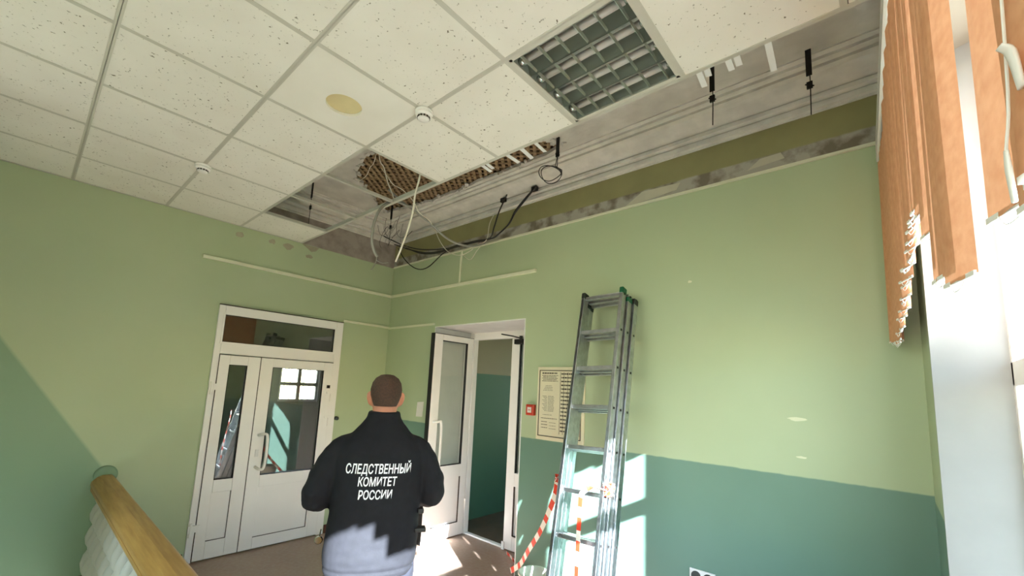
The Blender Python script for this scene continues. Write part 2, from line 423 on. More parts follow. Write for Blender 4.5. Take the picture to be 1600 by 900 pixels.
# ------------------------------------------------------------------ suspended ceiling
G = .6
gap = {(1, 1), (2, 1), (3, 1)}   # missing tiles: column (X cell), row 1 = between Y -1.8 and -1.2
m = MB()
for j in range(1, 10):
    y = -1.2-.6*(j-1)
    if y < YB: break
    m.box(0, L, y-.012, y+.012, CZ, CZ+.0016); m.box(0, L, y-.001, y+.001, CZ, CZ+.036); m.box(0, L, y-.004, y+.004, CZ+.03, CZ+.04)
ceil = struct(m.build('ceiling', M_TEE), 'suspended ceiling of cream mineral tiles on a white grid')
m = MB(); m.box(-.288, .288, -.012, .012, 0, .0015); m.box(-.288, .288, -.001, .001, 0, .026)
tee = m.build('cross_tee', M_TEE, ceil); first = True
for i in range(1, 9):
    for j in range(1, 10):
        yc = -1.5-.6*(j-1)
        if yc-.3 < YB: continue
        if (i, j) == (1, 1): pass
        o = tee if first else inst(tee, 'cross_tee', ceil); first = False
        o.location = (.6*i, yc, CZ+.0002); o.rotation_euler = (0, 0, R(90))
m = MB(); m.box(-.293, .293, -.293, .293, 0, .015); tile = m.build('ceiling_tile', M_TILE, ceil)
m = MB(); m.box(-.08, .08, -.293, .293, 0, .015); tilep = m.build('ceiling_tile', M_TILE, ceil)
# smooth tile with a round cut-out
m = MB(); N = 40; hc = (-.02, -.0); hr = .094
def sq(a):
    c, s = math.cos(a), math.sin(a); k = .293/max(abs(c), abs(s)); return c*k, s*k
lay = []
for z in (0, .015):
    lay.append(([m.bm.verts.new((hc[0]+hr*math.cos(2*math.pi*i/N), hc[1]+hr*math.sin(2*math.pi*i/N), z)) for i in range(N)], [m.bm.verts.new((*sq(2*math.pi*i/N), z)) for i in range(N)]))
for i in range(N):
    k = (i+1) % N
    for (a, b) in lay: m._f([a[i], a[k], b[k], b[i]])
    m._f([lay[0][0][i], lay[0][0][k], lay[1][0][k], lay[1][0][i]]); m._f([lay[0][1][i], lay[0][1][k], lay[1][1][k], lay[1][1][i]])
ctile = m.build('ceiling_tile', M_TILES, ceil); ctile['label'] = 'smooth tile with a round yellowed opening'
m = MB(); m.lathe([(.098, .0), (.098, .004)], n=32); cv = m.build('round_cover', M_YEL, ctile, loc=(hc[0], hc[1], .016)); cv['label'] = 'yellowed round cover plate'
used_t = used_p = False
LAMP = (6, 1)
for i in range(0, 9):
    for j in range(1, 10):
        yc = -1.5-.6*(j-1)
        if yc-.3 < YB: continue
        if (i, j) in gap or (i, j) == LAMP: continue
        z = CZ+.002
        if (i, j) == (4, 2): ctile.location = (.6*i+.3, yc, z); continue
        if i == 8:
            o = inst(tilep, 'ceiling_tile', ceil) if used_p else tilep; used_p = True; o.location = (4.895, yc, z)
        else:
            o = inst(tile, 'ceiling_tile', ceil) if used_t else tile; used_t = True; o.location = (.6*i+.3, yc, z)
            if (i, j) in ((5, 1), (0, 1), (0, 2), (1, 2), (2, 2), (3, 2)): o.data = o.data
            o.rotation_euler = (random.uniform(-.002, .002), random.uniform(-.002, .002), random.choice((0, R(90), R(180), R(270))))
# wall angle
m = MB(); m.box(0, L, -.022, 0, CZ-.002, CZ); m.box(0, L, -.003, 0, CZ-.002, CZ+.022); struct(m.build('trim_6', plain('wall_angle_cream', (234, 232, 210), .5)), 'thin pale wall angle along the ladder wall')
m = MB(); m.box(0, .022, YB, -1.2, CZ-.002, CZ); struct(m.build('trim_7', M_TEE), 'thin wall angle along the door wall')
m = MB(); m.box(L-.022, L, YB, 0, CZ-.002, CZ); m.box(L-.003, L, YB, 0, CZ-.002, CZ+.022); struct(m.build('trim_8', M_TEE), 'thin wall angle along the window wall')
# bent ends left on the runner
for x, ln, dz in ((4.265,.10,-.012),(4.30,.05,-.004),(4.39,.07,-.006),(4.425,.06,-.006),(4.545,.17,-.02),(2.845,.09,-.006),(2.885,.07,-.004),(3.07,.11,-.008),(3.19,.12,-.008),(3.30,.11,-.006)):
    m = MB(); m.box(-.013, .013, 0, ln, -.0015, .0015); o = m.build('tee_stub', M_WHITE, ceil, loc=(x, -1.19, CZ+.002)); o.rotation_euler = (math.atan2(dz, ln), random.uniform(-.15, .15), random.uniform(-.12, .12))
# hangers
def hanger(x, y, zt, zb, label, plate=True):
    t = empty('ceiling_hanger', (x, y, zb))
    m = MB(); m.tube([(0, 0, 0), (.004, 0, (zt-zb)*.5), (0, 0, zt-zb)], .003, 6); m.build('rod', M_DARK, t)
    if plate: m = MB(); m.box(-.014, .014, -.004, .004, zt-zb-.16, zt-zb); m.build('plate', M_DARK, t)
    m = MB(); m.box(-.014, .014, -.006, .006, -.02, .02); m.tube([(-.02, 0, .012), (.02, 0, -.012)], .004, 6); m.build('spring_clip', M_DARK, t, loc=(0, 0, (zt-zb)*.45))
    return tag(t, label, 'ceiling hanger', 'bare rod hangers of the suspended ceiling')
hanger(4.147, -.569, UP, 3.30, 'bare hanger rod above the end of the louvred lamp, second from the window')
hanger(4.607, -.379, UP, 3.28, 'hanger rod with dark plate nearest the orange blind')
hanger(2.984, -.522, UP, 3.42, 'hanger rod beside the right tip of the lath hole')
hanger(.53, -1.36, UP, 3.20, 'hanger rod inside the square opening near the door wall')
hanger(.72, -.55, UP, 3.22, 'hanger rod in the corner tangle of wires')
# coil of wire on one hanger
m = MB(); pts = []
for i in range(60):
    a = i/60*2*math.pi*2.1; q = .085*(1+.12*math.sin(a*1.5)); pts.append((2.90+q*.75*math.cos(a), -.49+q*.66*math.cos(a)+.012*math.sin(a*2), 3.40+q*.85*math.sin(a)+.0004*i))
pts += [(2.95, -.5, 3.46), (2.984, -.522, 3.52)]
m.tube(pts, .0035, 6); tag(m.build('wire_coil', M_CABB), 'loose loop of dark wire hanging below the cornice', 'wire')

# ------------------------------------------------------------------ louvred lamp
t = empty('ceiling_light', (3.9, -1.5, CZ)); tag(t, 'square recessed ceiling lamp with mirrored louvres, switched off', 'ceiling light')
m = MB()
for a in (-1, 1):
    m.box(-.298, .298, a*.285-.012, a*.285+.012, .001, .006); m.box(a*.285-.012, a*.285+.012, -.298, .298, .001, .006)
m.build('frame', M_TEE, t)
m = MB(); m.box(-.285, .285, -.285, .285, .085, .09)
for a in (-1, 1): m.box(-.285, .285, a*.283-.002, a*.283+.002, .004, .09); m.box(a*.283-.002, a*.283+.002, -.285, .285, .004, .09)
m.build('housing', M_HOUS, t)
for k in range(4):
    y = -.2135+.1423*k
    m = MB(); m.lathe([(.017, -.275), (.017, .275)], (0, y, .036), 14, 'x'); o = m.build('lamp_tube', M_TUBE, t, True)
    for e in (-1, 1):
        mm = MB(); mm.lathe([(.0185, -.012), (.0185, .012)], (e*.268, y, .036), 12, 'x'); mm.build('end_cap', M_CHROME, o, True)
    # side reflectors of the trough (parabolic)
    for s in (-1, 1):
        mm = MB(); prev = None
        for q in range(7):
            tt = q/6; yy = y+s*(.069-.030*tt*tt); zz = .006+.074*tt
            cur = (mm.bm.verts.new((-.28, yy, zz)), mm.bm.verts.new((.28, yy, zz)))
            if prev: mm._f([prev[0], prev[1], cur[1], cur[0]])
            prev = cur
        mm.build('reflector', M_REFL, t, True)
    # cross blades, arched under the tube
    for q in range(6):
        x = -.235+.094*q; mm = MB(); n = 8
        lo = []; hi = []
        for e in range(n+1):
            yy = y-.066+.132*e/n; h = .010+.006*(1-((e-n/2)/(n/2))**2)
            lo.append((yy, .006)); hi.append((yy, h+.004))
        for dx, wv in ((-1, 0), (1, 0)):
            for e in range(n): mm.quad((x+dx*.001, lo[e][0], lo[e][1]), (x+dx*.001, lo[e+1][0], lo[e+1][1]), (x+dx*.006, hi[e+1][0], hi[e+1][1]), (x+dx*.006, hi[e][0], hi[e][1]))
        for e in range(n): mm.quad((x-.006, hi[e][0], hi[e][1]), (x-.006, hi[e+1][0], hi[e+1][1]), (x+.006, hi[e+1][0], hi[e+1][1]), (x+.006, hi[e][0], hi[e][1])); mm.quad((x-.0012, lo[e][0], lo[e][1]), (x-.0012, lo[e+1][0], lo[e+1][1]), (x+.0012, lo[e+1][0], lo[e+1][1]), (x+.0012, lo[e][0], lo[e][1]))
        mm.build('louvre_blade', M_REFL, t)

# ------------------------------------------------------------------ smoke detectors
def detector(x, y, label):
    t = empty('smoke_detector', (x, y, CZ))
    m = MB(); m.lathe([(.05, -.002), (.05, -.014), (.047, -.016)], n=28); m.build('base', M_PVC, t, True)
    m = MB(); m.lathe([(.046, -.015), (.044, -.03), (.036, -.036)], n=28); m.build('body', M_PVC, t, True)
    m = MB()
    for k in range(12):
        a = k*math.pi/6; m.box(.030, .0345, -.005, .005, -.046, -.035, Matrix.Rotation(a, 4, 'Z'))
    m.build('grille', M_PVCD, t)
    m = MB(); m.lathe([(.033, -.045), (.030, -.052), (.012, -.055)], n=24); m.build('cap', M_PVC, t, True)
    return tag(t, label, 'smoke detector', 'white ceiling smoke detectors')
detector(3.0, -1.80, 'white smoke detector between the round yellowed plate and the lamp')
detector(1.2, -2.40, 'smaller-looking white smoke detector near the door wall')

# ------------------------------------------------------------------ cables
def cable(pts, r, mat, label, name='cable', sm=6, group='loose cables under the broken ceiling'):
    m = MB(); m.tube(pts, r, 7, sm); o = m.build(name, mat, None, True); return tag(o, label, 'cable', group)
cable([(2.350,-1.30,3.50),(2.350,-1.343,3.198),(2.310,-1.342,3.076),(2.270,-1.324,2.959),(2.230,-1.328,2.818),(2.190,-1.347,2.673),(2.150,-1.356,2.584)], .007, M_CABW, 'stiff white cable hanging lowest out of the opening, toward the corner')
cable([(1.70,-.9,3.33),(1.750,-1.009,3.247),(1.757,-1.163,3.235),(1.764,-1.249,3.173),(1.771,-1.311,3.087),(1.779,-1.350,2.962),(1.786,-1.357,2.824),(1.793,-1.330,2.734),(1.800,-1.301,2.698)], .012, M_CABG, 'thick grey conduit bent down over the grid bar', 'conduit')
cable([(1.70,-1.2,3.34),(1.731,-1.050,3.261),(1.742,-0.917,3.216),(1.742,-0.784,3.176),(1.773,-0.651,3.094),(1.788,-0.519,3.056),(1.824,-0.386,3.049),(1.836,-0.253,3.085),(1.806,-0.120,3.156)], .010, M_CABG, 'grey conduit sagging from the grid bar to the ladder wall', 'conduit')
cable([(2.444,-0.100,3.60),(2.304,-0.098,3.509),(2.186,-0.096,3.416),(2.108,-0.095,3.303),(1.982,-0.093,3.231),(1.893,-0.091,3.202),(1.657,-0.089,3.215),(1.351,-0.087,3.232),(1.077,-0.085,3.216),(0.776,-0.084,3.248),(0.440,-0.082,3.349),(0.174,-0.080,3.450)], .008, M_CABB, 'black cable running from the right cornice hole along the wall')
cable([(2.46,-0.115,3.59),(2.32,-0.11,3.49),(2.20,-0.11,3.39),(2.12,-0.11,3.29),(1.97,-0.11,3.21),(1.86,-.11,3.19),(1.60,-0.10,3.205),(1.3,-0.10,3.205),(1.0,-0.10,3.20),(0.70,-0.10,3.25),(0.40,-0.10,3.37),(0.12,-0.10,3.47)], .007, M_CABB, 'second black cable just under the cable from the right cornice hole')
cable([(2.075,-0.105,3.62),(2.0,-0.128,3.45),(1.947,-0.136,3.291),(1.901,-0.144,3.185),(1.676,-0.152,3.193),(1.279,-0.160,3.188),(0.824,-0.168,3.255),(0.506,-0.176,3.351),(0.272,-0.184,3.451),(.05,-0.22,3.56)], .007, M_CABB, 'black cable dropping from the left cornice hole toward the corner')
cable([(0.132,-0.050,3.432),(0.311,-0.058,3.253),(0.515,-0.067,3.119),(0.701,-0.075,3.057),(0.881,-0.083,3.074),(1.090,-0.092,3.167),(1.263,-0.100,3.21)], .006, M_CABB, 'dark cable sagging below the wall edge in the corner')
cable([(1.82,-1.40,3.76),(1.800,-1.367,3.519),(1.788,-1.311,3.463),(1.775,-1.264,3.373),(1.763,-1.205,3.298),(1.750,-1.151,3.218)], .005, M_CABW, 'white wire hanging across the middle of the lath hole')
cable([(1.87,-1.38,3.40),(1.900,-1.341,3.342),(1.917,-1.293,3.286),(1.933,-1.217,3.268),(1.950,-1.150,3.228)], .003, M_CABW, 'thin white wire branching off toward the grid bar')
cable([(1.96,-1.15,3.22),(1.958,-1.100,3.183),(1.888,-1.000,3.157),(1.877,-0.900,3.136),(1.813,-0.800,3.136)], .004, M_CABW, 'short white wire crossing the stiff white cable below the bar')
cable([(1.18,-.32,3.45),(1.212,-0.300,3.364),(1.283,-0.275,3.227),(1.393,-0.250,3.106),(1.553,-0.225,3.043),(1.689,-0.200,3.074),(1.752,-0.175,3.130),(1.862,-0.150,3.170),(1.870,-0.125,3.346),(1.902,-0.100,3.450)], .004, M_CABW, 'white wire looping down past the wall edge beside the vertical trunking')
cable([(1.45,-.11,3.14),(1.482,-0.100,3.082),(1.588,-0.100,3.022),(1.678,-0.100,3.104),(1.767,-0.100,3.170)], .003, M_CABW, 'small curl of white wire beside the vertical trunking')
cable([(1.95,-1.46,3.76),(1.900,-1.460,3.436),(1.767,-1.424,3.420),(1.633,-1.380,3.408),(1.500,-1.374,3.398)], .0025, M_CABW, 'thin white wire across the left edge of the lath hole')
cable([(1.800,-1.309,2.712),(1.800,-1.309,2.659),(1.800,-1.327,2.612),(1.800,-1.346,2.576)], .004, M_CABG, 'frayed wire end below the grey conduit')
cable([(1.800,-1.309,2.665),(1.825,-1.265,2.65),(1.850,-1.229,2.661)], .003, M_CABG, 'thin wire strand pointing right below the grey conduit')
for k in range(6):
    a = random.uniform(0, 6); pts = []
    c0 = Vector((.80+random.uniform(-.12, .12), -.58+random.uniform(-.1, .1), 3.34))
    for i in range(9): pts.append(c0+Vector((.09*math.sin(a+i*.9)+.02*i, .07*math.cos(a*1.3+i*.8), -.03*i+.06*math.sin(i+a)+.1)))
    cable(pts, .002, M_CABG if k % 2 else M_CABB, 'thin tangled wire in the corner of the broken ceiling', 'wire', 5, 'tangled wires in the corner')

# ------------------------------------------------------------------ trunking strips on walls
def strip(name, parent_kind, *b): 
    m = MB(); m.box(*b); return struct(m.build(name, M_STRIP, bevel=.003))
M_STRIP = plain('painted_strip', (218, 220, 194), .5, 0, .03)
tag(strip('trim_9', 0, 0, .022, -2.075, 0, 2.79, 2.822), 'pale painted strip above the left door')
tag(strip('trim_10', 0, .022, 2.41, -.022, 0, 2.79, 2.822), 'pale painted strip above the open doorway')
tag(strip('trim_11', 0, 1.322, 1.345, -.016, 0, 2.822, 3.19), 'short vertical trunking')
tag(strip('trim_12', 0, 0, .02, -.62, 0, 2.385, 2.41), 'pale strip beside the left door top')
tag(strip('trim_13', 0, .02, .95, -.02, 0, 2.375, 2.40), 'pale strip left of the doorway')
# plaster patches / chips
def patch(parent, pts, axis, mat, label):
    m = MB(); d = .002
    if axis == 'x': m.prism(pts, lambda p, k: (0 if k == 0 else d, p[0], p[1]))
    else: m.prism(pts, lambda p, k: (p[0], 0 if k == 0 else -d, p[1]))
    o = m.build('plaster_patch', mat, parent); o['label'] = label
def blob(cx, cz, rx, rz, n=11): return [(cx+rx*math.cos(2*math.pi*i/n)*random.uniform(.6, 1.1), cz+rz*math.sin(2*math.pi*i/n)*random.uniform(.6, 1.1)) for i in range(n)]
for c in ((-1.80, 3.10, .05, .035), (-1.49, 3.12, .04, .03), (-1.33, 3.115, .06, .04), (-1.1, 3.06, .04, .025)): patch(wl, blob(*c), 'x', M_PLASTER2, 'bare grey plaster spot')
patch(wl, [(-1.19, 3.186), (-1.0, 3.186), (-1.03, 3.14), (-1.08, 3.12), (-1.13, 3.15)], 'x', M_PLASTER2, 'bare grey plaster spot')
for c in ((4.425, 1.596, .05, .012), (4.442, 1.377, .03, .008), (3.813, 2.516, .018, .01)): patch(wr, blob(*c), 'y', M_STRIP, 'chipped paint mark')
patch(wr, [(3.30,3.21),(3.45,3.30),(3.75,3.29),(3.72,3.24),(3.5,3.22)], 'y', plain('pale_plaster_smear', (200, 194, 172), .9), 'pale plaster smear')
patch(wr, [(4.20,3.24),(4.28,3.30),(4.4,3.305),(4.42,3.26)], 'y', plain('pale_plaster_smear', (196, 190, 170), .9), 'pale plaster smear')

# ------------------------------------------------------------------ left double door (door_1)
def frame_yz(m, x0, x1, y0, y1, z0, z1, wl_, wr_, wb, wt):
    m.box(x0, x1, y0, y0+wl_, z0, z1); m.box(x0, x1, y1-wr_, y1, z0, z1); m.box(x0, x1, y0+wl_, y1-wr_, z0, z0+wb); m.box(x0, x1, y0+wl_, y1-wr_, z1-wt, z1)
m = MB(); m.box(-.07, .02, -1.885, -1.832, 0, 2.37); m.box(-.07, .02, -.70, -.622, 0, 2.37); m.box(-.07, .02, -1.832, -.70, 2.285, 2.37); m.box(-.07, .02, -1.832, -.70, 1.895, 2.015)
d1 = struct(m.build('door_1', M_PVC, bevel=.004), 'white plastic double door with glazed leaves and a transom light')
m = MB(); frame_yz(m, -.02, .024, -1.845, -.70, 1.995, 2.30, .018, .02, .018, .02); m.build('transom_bead', M_PVC, d1, bevel=.002)
m = MB(); m.box(-.012, -.006, -1.835, -.70, 2.0, 2.295); m.build('pane', M_GLASSD, d1)
m = MB(); frame_yz(m, -.008, .012, -1.828, -.718, 2.012, 2.282, .006, .006, .006, .006); m.build('gasket', M_GASKET, d1)
m = MB(); m.box(-.05, .024, -1.885, -.622, 2.372, 2.378); m.build('top_gap', M_PVCD, d1)
def leaf_left(y0, y1, gy0, gy1, py0, py1, pz0, pz1, name):
    m = MB(); x0, x1 = -.03, .03; gz0, gz1 = .715, 1.797
    m.box(x0, x1, y0, gy0, .012, 1.887); m.box(x0, x1, gy1, y1, .012, 1.887); m.box(x0, x1, gy0, gy1, gz1, 1.887); m.box(x0, x1, gy0, gy1, .012, pz0); m.box(x0, x1, gy0, gy1, pz1, gz0)
    if py0 > gy0: m.box(x0, x1, gy0, py0, pz0, pz1)
    if py1 < gy1: m.box(x0, x1, py1, gy1, pz0, pz1)
    lf = m.build('door_leaf', M_PVC, d1, bevel=.004)
    m = MB(); m.box(-.02, .020, max(py0, gy0), min(py1, gy1), pz0, pz1); m.build('panel', M_PVC, lf)
    m = MB(); b0, b1 = max(py0, gy0), min(py1, gy1)
    m.box(.018, .0305, b1-.004, b1, pz0, pz1); m.box(.018, .0305, b0, b1, pz0, pz0+.004); m.build('panel_groove', M_PVCD, lf)
    m = MB(); m.box(0, .006, gy0, gy1, gz0, gz1); m.build('pane', M_GLASSD, lf)
    m = MB(); frame_yz(m, .006, .031, gy0, gy1, gz0, gz1, .004, .005, .005, .005); m.build('gasket', M_GASKET, lf)
    return lf
lfa = leaf_left(-1.829, -1.468, -1.742, -1.583, -1.742, -1.576, .17, .60, 'a')
lfb = leaf_left(-1.462, -.703, -1.345, -.805, -1.345, -.83, .12, .60, 'b')
m = MB(); m.box(.0, .0305, -1.467, -1.463, .012, 1.887); m.box(0, .0305, -1.832, -1.829, .012, 1.887); m.box(0, .0305, -1.829, -.703, 1.888, 1.893); m.build('meeting_gap', M_PVCD, d1)
m = MB(); m.tube([(.03, -1.40, 1.11), (.10, -1.385, 1.125), (.115, -1.35, 1.11), (.115, -1.34, .95), (.115, -1.35, .80), (.10, -1.385, .785), (.03, -1.40, .80)], .014, 10, 4); m.build('handle', M_PVC, lfb, True)
m = MB(); m.box(.03, .036, -1.415, -1.385, .90, .97); m.build('lock_plate', M_WHITE, lfb)
for y, z in ((-1.856, 1.60), (-1.862, .32)):
    m = MB(); m.box(.02, .04, y-.03, y+.06, z-.05, z+.01); m.lathe([(.011, -.06), (.011, .06)], (.035, y-.01, z-.03), 10); m.build('hinge', M_PVC, d1)
for y, z in ((-.70, 1.28), (-.70, 1.55), (-.70, .45)):
    m = MB(); m.box(.02, .042, y-.05, y+.03, z-.012, z+.012); m.lathe([(.011, -.05), (.011, .05)], (.035, y, z-.05), 10); m.build('hinge', M_PVC, d1)
m = MB(); m.box(.03, .05, -.755, -.725, 1.60, 1.635); o = m.build('latch', M_DARK, d1); o['label'] = 'small dark latch'
m = MB(); m.lathe([(.022, 0), (.022, .035), (.012, .04)], (0.0, -.595, 1.26), 12, 'x'); tag(m.build('door_stop', M_CAPD), 'small round grey stop on the wall right of the left door', 'door stop')
# far room behind it
m = MB()
m.box(-3.35, -3.2, -3.2, -.05, -.15, 3.1); m.box(-3.35, -3.2, .65, 2.0, -.15, 3.1); m.box(-3.35, -3.2, -.05, .65, -.15, 1.28); m.box(-3.35, -3.2, -.05, .65, 1.92, 3.1)
m.box(-3.35, -.16, -3.35, -3.2, -.15, 3.1); m.box(-3.35, -.16, 2.0, 2.15, -.15, 3.1); m.box(-3.35, -.16, -3.35, 2.15, 3.1, 3.2); m.box(-.17, -.16, .6, 2.15, -.15, 3.1)
struct(m.build('wall_far_room', M_BEHIND), 'pale room behind the left door')
m = MB(); m.box(-3.35, 0, -3.35, 2.15, -.15, -.001); struct(m.build('floor_far_room', M_CORF))
m = MB(); frame_yz(m, -3.3, -3.24, -.05, .65, 1.28, 1.92, .04, .04, .04, .04); m.box(-3.3, -3.24, .27, .33, 1.28, 1.92); m.box(-3.3, -3.24, -.05, .65, 1.56, 1.62)
w2 = struct(m.build('window_2', M_PVC), 'small barred window of the room behind the left door')
for y in (.08, .18, .42, .52):
    m = MB(); m.lathe([(.006, 1.28), (.006, 1.92)], (-3.33, y, 0), 8); m.build('bar', M_DARK, w2)

# ------------------------------------------------------------------ right doorway (door_2): open leaf, fixed leaf
m = MB(); m.box(.95, .962, .001, .6, 0, 2.36); m.box(2.288, 2.3, .001, .6, 0, 2.36); m.box(.962, 2.288, .001, .6, 2.348, 2.36)
struct(m.build('trim_14', M_WHITE), 'white reveal of the deep doorway')
m = MB(); m.box(.962, 1.035, .56, .63, 0, 2.348); m.box(2.22, 2.288, .56, .63, 0, 2.348); m.box(1.035, 2.22, .56, .63, 2.265, 2.348); m.box(1.035, 1.66, .57, .62, 0, .018)
d2 = struct(m.build('door_2', M_PVC, bevel=.003), 'white plastic double door in the deep doorway, one leaf open')
# fixed leaf
m = MB(); x0, x1, y0, y1 = 1.655, 2.22, .555, .615
m.box(x0, 1.775, y0, y1, .012, 2.262); m.box(2.1, x1, y0, y1, .012, 2.262); m.box(1.775, 2.1, y0, y1, 2.20, 2.262); m.box(1.775, 2.1, y0, y1, .012, .16); m.box(1.775, 2.1, y0, y1, .66, .80)
lf = m.build('door_leaf', M_PVC, d2, bevel=.004)
m = MB(); m.box(1.775, 2.1, .575, .60, .16, .66); m.build('panel', M_PVC, lf)
m = MB(); m.box(1.771, 1.777, .553, .58, .16, .66); m.box(1.777, 2.1, .553, .58, .156, .162); m.build('panel_groove', M_PVCD, lf)
m = MB(); m.box(1.775, 2.1, .58, .586, .80, 2.20); m.build('pane', M_GLASS, lf)
m = MB(); m.box(1.773, 1.785, .553, .58, .80, 2.20); m.box(1.785, 2.1, .553, .58, 2.19, 2.20); m.build('gasket', M_GASKET, lf)
m = MB(); m.box(1.64, 1.675, .545, .558, .0, .08); m.build('floor_bolt', M_PVC, lf)
# open leaf, perpendicular to the wall, standing in the reveal
m = MB(); x0, x1 = .975, 1.035
def bx(y0, y1, z0, z1): m.box(x0, x1, y0, y1, z0, z1)
bx(-.055, .065, .01, 2.275); bx(.452, .55, .01, 2.275); bx(.065, .452, 2.205, 2.275); bx(.065, .452, .01, .155); bx(.065, .452, .66, .80)
lo = m.build('door_leaf', M_PVC, d2, bevel=.004)
m = MB(); m.box(.985, 1.020, .065, .452, .155, .66); m.build('panel', M_PVC, lo)
m = MB(); m.box(1.02, 1.0362, .065, .452, .153, .159); m.box(1.02, 1.0362, .446, .452, .155, .66); m.build('panel_groove', M_PVCD, lo)
m = MB(); m.box(1.0, 1.006, .065, .452, .80, 2.205); m.build('pane', M_GLASS, lo)
m = MB(); m.box(1.006, 1.036, .444, .453, .80, 2.205); m.box(1.006, 1.036, .065, .453, 2.198, 2.206); m.box(1.006, 1.036, .065, .453, .798, .806); m.build('gasket', M_GASKET, lo)
m = MB(); m.box(.97, 1.036, -.058, -.054, .01, 2.277); m.box(.97, 1.036, -.055, .55, 2.2752, 2.280); m.build('edge_seal', M_GASKET, lo)
m = MB(); m.tube([(1.035, .005, 1.285), (1.10, .015, 1.295), (1.115, .05, 1.28), (1.12, .055, 1.0), (1.115, .05, .72), (1.10, .015, .705), (1.035, .005, .715)], .014, 10, 4); m.build('handle', M_PVC, lo, True)
for z in (1.9, 1.3, .35):
    m = MB(); m.lathe([(.011, -.05), (.011, .05)], (1.04, .552, z), 10); m.build('hinge', M_PVC, lo)
t = empty('door_closer', (1.76, .53, 2.22)); tag(t, 'black door closer at the top of the closed leaf', 'door closer')
m = MB(); m.box(-.03, .25, -.03, .02, -.035, .02); m.build('body', M_BLACK, t, bevel=.005)
m = MB(); m.tube([(.06, -.035, .03), (-.02, -.06, .05), (-.16, -.10, .075)], .008, 6); m.lathe([(.018, .0), (.018, .045)], (.06, -.02, .01), 10); m.build('arm', M_BLACK, t)
# corridor
m = MB()
m.box(.54, .69, .6, 4.2, -.15, 2.9); m.box(.54, 1.6, 4.2, 4.35, -.15, 2.9); m.box(3.3, 3.6, 4.2, 4.35, -.15, 2.9); m.box(1.6, 3.3, 4.2, 4.35, -.15, .7); m.box(1.6, 3.3, 4.2, 4.35, 2.6, 2.9); m.box(3.45, 3.6, .6, 4.2, -.15, 2.9)
struct(m.build('wall_corridor', M_COR), 'dark corridor walls beyond the open door')
m = MB(); m.box(1.6, 1.66, 4.24, 4.3, .7, 2.6); m.box(3.24, 3.3, 4.24, 4.3, .7, 2.6); m.box(1.66, 3.24, 4.24, 4.3, .7, .76); m.box(1.66, 3.24, 4.24, 4.3, 2.54, 2.6); m.box(2.42, 2.48, 4.24, 4.3, .76, 2.54)
w4 = struct(m.build('window_fill_corridor', M_PVC), 'added unseen window at the corridor end, brightens the corridor')  # unseen window added to brighten the corridor
for xa, xb in ((1.66, 2.42), (2.48, 3.24)): m = MB(); m.box(xa, xb, 4.265, 4.271, .76, 2.54); m.build('pane', M_GLASS, w4)
m = MB(); m.box(.54, 3.6, .6, 4.35, 2.9, 3.0); struct(m.build('ceiling_corridor', M_CORU))
m = MB(); m.box(.54, 3.6, .6, 4.35, -.15, -.001); struct(m.build('floor_corridor', M_CORF))

# ------------------------------------------------------------------ wall things
t = empty('information_board', (2.50, 0, 1.30)); tag(t, 'framed printed notice board partly behind the ladder', 'notice board')
m = MB(); m.box(-.02, .47, -.012, 0, -.03, .60); m.build('backing', M_BOARD, t, bevel=.002)
m = MB()
for b in ((.0, .44, .565, .572), (.0, .44, 0, .007), (0, .007, 0, .572), (.433, .44, 0, .572)): m.box(b[0], b[1], -.0145, -.011, b[2], b[3])
m.build('frame_line', M_INK, t)
m = MB()
def ln(x0, x1, z, h=.004):
    x = x0
    while x < x1-.004:
        wd = random.uniform(.006, .022); m.box(x, min(x+wd, x1), -.0132, -.0122, z-h/2, z+h/2); x += wd+random.uniform(.002, .005)
ln(.03, .19, .545, .011)
for k in range(5): ln(.03+.01*(k % 2), .20-.015*(k % 2), .525-.012*k, .005)
for k in range(4): ln(.07-.008*k, .14+.004*k, .435-.013*k, .003)
for k in range(12):
    ln(.04+.012*(k % 3), .09, .345-.0115*k, .003); ln(.10, .165, .345-.0115*k, .003)
ln(.05, .15, .185, .003); ln(.03, .20, .155, .005)
for k in range(3): ln(.035, .1, .125-.025*k, .005); ln(.12, .19, .12-.025*k, .003)
for k in range(16): ln(.235, .42, .54-.032*k, .012)
for x in (.225, .26, .30, .36, .425): m.box(x, x+.003, -.0132, -.0122, .03, .555)
m.build('print', M_INK, t)
t = empty('fire_call_point', (2.42, 0, 1.515)); tag(t, 'red fire alarm call point between the doorway and the notice board', 'call point')
m = MB(); m.box(-.045, .045, -.04, 0, -.048, .048); m.build('body', M_RED, t, bevel=.008)
m = MB(); m.box(-.022, .022, -.043, -.039, -.024, .024); m.build('button', M_PAPER, t); m = MB(); m.box(-.012, .012, -.0445, -.0428, -.003, .003); m.build('mark', M_RED, t)
m = MB(); v = []
m.prism([(.72, 1.325), (.84, 1.33), (.85, 1.50), (.73, 1.49)], lambda p, k: (p[0], -.003-(.0015 if k else 0)-.01*max(0, p[0]-.8), p[1])); tag(m.build('paper_sheet', M_PAPER), 'white paper sheet on the wall left of the open leaf', 'paper')
t = empty('wall_socket', (3.875, 0, .55)); tag(t, 'white wall socket at the bottom of the dark green band', 'socket')
m = MB(); m.box(-.08, .08, -.012, 0, -.04, .04); m.build('plate', M_PVC, t, bevel=.004)
m = MB(); m.lathe([(.03, 0), (.03, -.016)], (-.038, 0, 0), 20, 'y'); m.lathe([(.03, 0), (.03, -.016)], (.038, 0, 0), 20, 'y'); m.build('insert', M_CAPD, t)

